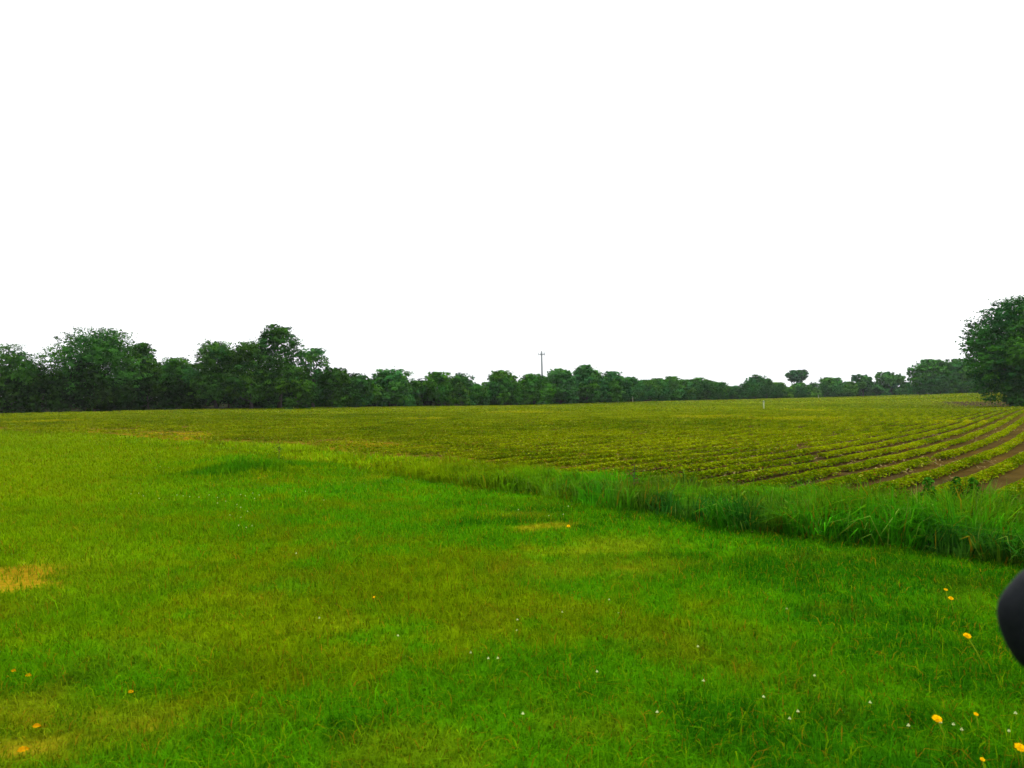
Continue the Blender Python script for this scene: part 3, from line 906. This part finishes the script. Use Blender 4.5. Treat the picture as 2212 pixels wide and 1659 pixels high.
def dandelion(px, py, label, h=0.10, r=0.022, bend=0.02, tilt=0.5):
    r *= 0.82
    g = ground_at(px, py)
    # the head is what is seen at px, py: step back along the sight line to head height
    d = ray(px, py); D = (EYE[2] - (g[2] + h)) / (-d[2]); p = EYE + d * D
    p[2] = float(H(p[0], p[1]))
    o = thing('dandelion', p, label, 'flower', 'yellow dandelions on the lawn')
    V, F = flower_head(r, r * 0.55, 18, 4, int(px))
    ca, sa = math.cos(tilt), math.sin(tilt)
    V = V @ np.array([[1, 0, 0], [0, ca, sa], [0, -sa, ca]])      # nods a little towards the viewer's side
    mesh_obj('flower_head', V + np.array([0, 0, h]), F, M_YEL, None, o)
    V, Q, T = tube([[bend, 0.01, -0.01], [bend * 0.6, 0.005, h * 0.5], [0, 0, h]], [0.0028, 0.0026, 0.0024], 6)
    mesh_obj('stem', V, [Q, T], M_STEM, None, o)


dandelion(2043, 1273, 'half open yellow dandelion, uppermost of the pair left of the mirror', r=0.016)
dandelion(2054, 1292, 'round yellow dandelion, lower one of the pair left of the mirror', r=0.022)
dandelion(2089, 1376, 'yellow dandelion on a long slanting pale stem below the pair', h=0.20, r=0.025, bend=0.10)
dandelion(2024, 1551, 'ragged yellow dandelion low on the right with a leaning stem', h=0.13, r=0.025, bend=0.05)
dandelion(2203, 1614, 'yellow dandelion cut by the right edge near the bottom corner', r=0.026)
dandelion(1228, 1138, 'single far dandelion at the end of the dry lawn patch', r=0.026)
dandelion(808, 1290, 'tiny orange dandelion in the middle left of the lawn', r=0.012)
dandelion(2108, 1541, 'small dull dandelion between the ragged one and the right edge', r=0.013)
dandelion(2122, 1640, 'small dull dandelion at the bottom right of the lawn', r=0.012)


def build_clover():
    V, F = flower_head(0.0075, 0.011, 12, 4, 5)
    Vs, Q, T = tube([[0.01, 0, -0.01], [0, 0, 0.042]], [0.0014, 0.0015], 5)
    src = None
    pts = [(382, 1078), (396, 1080), (410, 1082), (430, 1083), (484, 1076), (470, 1084), (452, 1078), (488, 1092), (520, 1077), (530, 1080),
           (546, 1074), (560, 1078), (550, 1086), (512, 1100), (520, 1106), (535, 1115), (497, 1123), (516, 1146), (532, 1151), (545, 1148),
           (310, 1080), (344, 1086), (283, 1076), (300, 1074), (335, 1017), (346, 1014), (365, 1016), (375, 1018), (520, 1128), (470, 1096),
           (1120, 1112), (1186, 1125), (1228, 1104), (1217, 1122), (1215, 1339), (1118, 1356), (1117, 1380), (1508, 1415), (1336, 1341), (1316, 1310),
           (1520, 1490), (1017, 1430), (1055, 1440), (1076, 1442), (1706, 1575), (1724, 1560), (2060, 1590), (2078, 1600), (2032, 1587), (2194, 1563),
           (1963, 1595), (2180, 1603), (1880, 1540), (1760, 1480), (1650, 1530), (1420, 1560), (1290, 1470), (690, 1350), (640, 1210), (860, 1390),
           (1130, 1568), (1700, 1330), (660, 1070), (700, 1090)]
    lab = 'tiny white clover flower dotted among the lawn grass'
    for i, (px, py) in enumerate(pts):
        p = ground_at(px, py)
        sc = 1.0 if py > 1250 else 1.3
        if src is None:
            src = thing('clover_flower', p, lab, 'flower', 'white clover flowers scattered over the lawn')
            mesh_obj('flower_head', V + np.array([0, 0, 0.040]), F, M_WHT, None, src)
            mesh_obj('stem', Vs, [Q, T], M_STEM, None, src)
            src.scale = (sc, sc, sc)
        else:
            copy_thing(src, p, i * 1.3, None, sc)


build_clover()

# dry fallen leaves, lower left
M_LEAF = plain_mat('dry_leaf', (0.17, 0.075, 0.0006), (0.30, 0.155, 0.001), 30, 0.8, spec=0.0)


def fallen_leaf(px, py, size, rot, label):
    p = ground_at(px, py)
    u = np.linspace(0, 1, 9); V = []; F = []
    for i, f in enumerate(u):
        w = 0.30 * math.sin(math.pi * f ** 0.8) * (1 + 0.15 * (-1) ** i) + 0.01
        zz = 0.12 * math.sin(math.pi * f)
        V += [[(f - .5), -w, zz + 0.10], [(f - .5), 0, zz], [(f - .5), w, zz + 0.12]]
        if i:
            b = 3 * i
            F += [[b - 3, b, b + 1, b - 2], [b - 2, b + 1, b + 2, b - 1]]
    V = np.array(V) * size * 0.7
    o = mesh_obj('fallen_leaf', V, np.array(F), M_LEAF, None, None, True)
    o.location = (p[0], p[1], p[2] + 0.035); o.rotation_euler = (0.45, 0.1, rot)
    o['label'] = label; o['category'] = 'leaf'; o['group'] = 'dry leaves lying on the lawn'


fallen_leaf(50, 1643, 0.070, 0.9, 'largest curled orange leaf in the bottom left corner of the lawn')
fallen_leaf(80, 1590, 0.055, 0.3, 'long narrow yellow leaf just above the largest curled leaf')
fallen_leaf(62, 1475, 0.05, 0.0, 'small yellow leaf farthest up near the left edge')
fallen_leaf(283, 1512, 0.05, 1.2, 'orange leaf lying farthest right of the dry leaves')
fallen_leaf(30, 1465, 0.045, 0.1, 'pale narrow leaf right at the left edge')


# dry weed stalk and dark leafy weeds in the tall grass
def weed(px, py, h, label, leaves, tone, name='tall_weed', dead=False):
    p = ground_at(px, py)
    o = thing(name, p, label, 'weed', 'weeds standing in the tall grass')
    pts = [[0, 0, -0.02], [0.01, 0.01, h * 0.5], [0.02, 0.0, h]]
    parts = [tube(pts, [0.007, 0.005, 0.003], 6)]
    for k in range(4):
        z = h * (0.45 + 0.12 * k); a = k * 2.2 + px
        parts.append(tube([[0.01, 0.005, z], [0.10 * math.cos(a), 0.10 * math.sin(a), z + 0.10]], [0.003, 0.0015], 5))
    V, F = join(parts)
    mesh_obj('stem', V, F, M_BARK if dead else M_STEM, None, o)
    n = leaves
    z = h * (0.25 + 0.8 * rng.random(n)); a = rng.random(n) * 6.28; r = 0.13 * (1.25 - z / h) * rng.random(n) ** 0.5 + 0.01
    P = np.stack([r * np.cos(a), r * np.sin(a), z], -1)
    N = np.stack([np.cos(a) * 0.6, np.sin(a) * 0.6, np.ones(n)], -1) + rng.normal(0, 0.3, (n, 3))
    V, F, C = kites(P, N, rng.uniform(0.03, 0.075, n), np.array(tone) * rng.uniform(0.6, 1.3, n)[:, None], 0.55)
    mesh_obj('foliage', V, F, M_CROP, C, o)


weed(1369, 1085, 0.5, 'dry dark weed stalk standing above the middle of the tall grass', 26, (0.06, 0.045, 0.01), dead=True)
weed(2008, 1140, 0.50, 'leafy dark green weed poking above the tall grass, leftmost of the right group', 170, (0.02, 0.085, 0.004))
weed(2070, 1146, 0.52, 'leafy dark green weed in the middle of the right group', 190, (0.018, 0.08, 0.004))
weed(2105, 1140, 0.50, 'leafy dark green weed at the right of the group by the crop rows', 190, (0.018, 0.085, 0.004))
weed(1955, 1135, 0.42, 'small reddish green weed beside the leafy dark weeds', 110, (0.07, 0.075, 0.004))
weed(602, 1003, 0.42, 'thin twiggy weed in the yellow grass on the left', 30, (0.03, 0.06, 0.006), dead=True)


# ------------------------------------------------------------------ car mirror at the right edge, on the door it is fixed to
M_BLACK = plain_mat('black_plastic', (0.004, 0.005, 0.006), (0.006, 0.007, 0.008), 90, 0.8, spec=0.05)
M_PAINT = plain_mat('dark_car_paint', (0.008, 0.009, 0.011), (0.012, 0.013, 0.016), 40, 0.3, spec=0.5)
M_GLASS = plain_mat('mirror_face', (0.6, 0.6, 0.6), (0.65, 0.65, 0.65), 3, 0.03, 1.0)


def build_mirror():
    root = thing('side_mirror', (0, 0, 0), 'black car side mirror poking into the photo at the right edge', 'car mirror')
    # outline of the housing seen from the inboard side, then swept outwards along the view as a rounded shell
    out = [(2153, 1318), (2160, 1290), (2180, 1262), (2212, 1230), (2262, 1212), (2330, 1208), (2400, 1222), (2440, 1262),
           (2448, 1320), (2430, 1385), (2385, 1440), (2320, 1470), (2262, 1468), (2212, 1443), (2190, 1420), (2172, 1390), (2157, 1350)]
    D0 = 0.78
    base = np.array([at(x, y, D0) for (x, y) in out])
    c = base.mean(0)
    # smooth closed outline
    n0 = len(base); m = 64; ring = []
    for i in range(m):
        u = i / m * n0; k = int(u); f = u - k
        p = [base[(k + j) % n0] for j in (-1, 0, 1, 2)]
        ring.append(0.5 * (2 * p[1] + (p[2] - p[0]) * f + (2 * p[0] - 5 * p[1] + 4 * p[2] - p[3]) * f * f + (3 * p[1] - p[0] - 3 * p[2] + p[3]) * f ** 3))
    ring = np.array(ring)
    prof = [(-0.045, 0.30), (-0.043, 0.55), (-0.034, 0.80), (-0.016, 0.95), (0.0, 1.0), (0.05, 1.0), (0.11, 0.97), (0.155, 0.88), (0.178, 0.70), (0.185, 0.4)]
    AX = (c - EYE) / np.linalg.norm(c - EYE)
    V = []
    for (dy, k) in prof:
        q = c + (ring - c) * k + AX * dy
        V.append(q)
    N = len(prof); V = np.concatenate(V + [[c - AX * 0.046], [c + AX * 0.186]])
    F = [[r * m + i, r * m + (i + 1) % m, (r + 1) * m + (i + 1) % m, (r + 1) * m + i] for r in range(N - 1) for i in range(m)]
    T = [[i, N * m, (i + 1) % m] for i in range(m)] + [[(N - 1) * m + i, (N - 1) * m + (i + 1) % m, N * m + 1] for i in range(m)]
    mesh_obj('mirror_housing', V, [np.array(F), np.array(T)], M_BLACK, None, root, True)
    # the reflecting face, on the outer rear side
    g = c + (ring - c) * 0.66; g = g + AX * 0.186
    Vg = np.concatenate([g, g + AX * 0.004, [g.mean(0) + AX * 0.004]])
    Fg = [[i, (i + 1) % m, m + (i + 1) % m, m + i] for i in range(m)]
    Tg = [[m + i, m + (i + 1) % m, 2 * m] for i in range(m)]
    mesh_obj('mirror_glass', Vg, [np.array(Fg), np.array(Tg)], M_GLASS, None, root)
    # arm down to the door and the door's upper panel, both beyond the frame
    V, Q, T = tube([c + [0.03, 0.02, -0.03], c + [0.05, -0.06, -0.10], c + [0.07, -0.16, -0.17]], [0.032, 0.028, 0.036], 12)
    mesh_obj('mounting_arm', V, [Q, T], M_BLACK, None, root, True)
    zt = float(c[2]) - 0.15
    pr = [(0.52, 0.35), (0.585, 0.40), (0.61, 0.62), (0.60, 0.82), (0.575, zt - 0.02), (0.56, zt), (0.535, zt), (0.52, zt - 0.02)]
    xs = np.linspace(-0.35, 1.0, 12); V = []
    for x_ in xs:
        V += [[x_, a, b] for a, b in pr]
    k = len(pr)
    F = [[i * k + j, (i + 1) * k + j, (i + 1) * k + (j + 1) % k, i * k + (j + 1) % k] for i in range(len(xs) - 1) for j in range(k)]
    F8 = [list(range(k)), list(range((len(xs) - 1) * k, len(xs) * k))[::-1]]
    mesh_obj('door_panel', np.array(V), [np.array(F), np.array(F8)], M_PAINT, None, root, False)


build_mirror()

# ------------------------------------------------------------------ light
SUN_EL, SUN_AZ = 50.0, 38.0            # azimuth measured clockwise from +Y (view direction)
w = bpy.data.worlds.new('World'); scene.world = w; w.use_nodes = True
nt = w.node_tree; nt.nodes.clear()
sky = nt.nodes.new('ShaderNodeTexSky'); sky.sky_type = 'NISHITA'; sky.sun_disc = False
sky.sun_elevation = R_(SUN_EL); sky.sun_rotation = R_(SUN_AZ)
sky.air_density = 1.0; sky.dust_density = 2.0; sky.ozone_density = 1.0
hs = nt.nodes.new('ShaderNodeHueSaturation'); hs.inputs['Saturation'].default_value = 0.12
bg = nt.nodes.new('ShaderNodeBackground'); bg.inputs['Strength'].default_value = 0.15
wo = nt.nodes.new('ShaderNodeOutputWorld')
# an even cloud deck over the clear sky
mixc = nt.nodes.new('ShaderNodeMix'); mixc.data_type = 'RGBA'; mixc.inputs[0].default_value = 0.88
# overcast sky, brightened overhead past the standard ratio to deepen shade at tree feet
tcw = nt.nodes.new('ShaderNodeTexCoord'); sep = nt.nodes.new('ShaderNodeSeparateXYZ')
mrw = nt.nodes.new('ShaderNodeMapRange'); mrw.inputs['To Min'].default_value = 3.3; mrw.inputs['To Max'].default_value = 15.0
tin = nt.nodes.new('ShaderNodeVectorMath'); tin.operation = 'SCALE'; tin.inputs[0].default_value = (0.98, 1.0, 1.02)
nt.links.new(tcw.outputs['Generated'], sep.inputs[0]); nt.links.new(sep.outputs['Z'], mrw.inputs['Value'])
nt.links.new(mrw.outputs[0], tin.inputs['Scale']); nt.links.new(tin.outputs[0], mixc.inputs[7])
nt.links.new(sky.outputs[0], hs.inputs['Color']); nt.links.new(hs.outputs[0], mixc.inputs[6]); nt.links.new(mixc.outputs[2], bg.inputs['Color']); nt.links.new(bg.outputs[0], wo.inputs['Surface'])

sl = bpy.data.lights.new('sun', 'SUN'); sl.energy = 1.5; sl.angle = R_(14); sl.color = (1.0, 0.96, 0.88)
so = bpy.data.objects.new('sun', sl); COL.objects.link(so)
so.rotation_euler = (R_(90 - SUN_EL), 0, R_(-SUN_AZ) + math.pi)
# sun direction: light travels from azimuth SUN_AZ (right and ahead) down to the ground
az = R_(SUN_AZ); el = R_(SUN_EL)
from mathutils import Vector
so.rotation_euler = Vector((math.sin(az) * math.cos(el), math.cos(az) * math.cos(el), math.sin(el))).to_track_quat('Z', 'Y').to_euler()

scene.view_settings.view_transform = 'Standard'
scene.view_settings.look = 'None'
scene.view_settings.exposure = 1.1
scene.view_settings.gamma = 1.0
scene.view_settings.use_curve_mapping = False
cy = scene.cycles
cy.max_bounces = 6; cy.diffuse_bounces = 4; cy.glossy_bounces = 2; cy.transmission_bounces = 4; cy.transparent_max_bounces = 4
cy.use_denoising = True
cy.caustics_reflective = False; cy.caustics_refractive = False

# ------------------------------------------------------------------ thin haze in the air
def build_haze():
    m, nt, out = new_mat('thin_haze')
    v = nt.nodes.new('ShaderNodeVolumePrincipled')
    v.inputs['Color'].default_value = (0.86, 0.95, 0.97, 1); v.inputs['Density'].default_value = 0.00009
    nt.links.new(v.outputs[0], out.inputs['Volume'])
    V, Q, T = boxvf((0, 0, 13.5), (3200, 3200, 43))
    o = mesh_obj('haze', V, Q, m)
    o['kind'] = 'stuff'; o['label'] = 'thin pale haze in the air over the field'; o['category'] = 'haze'


build_haze()
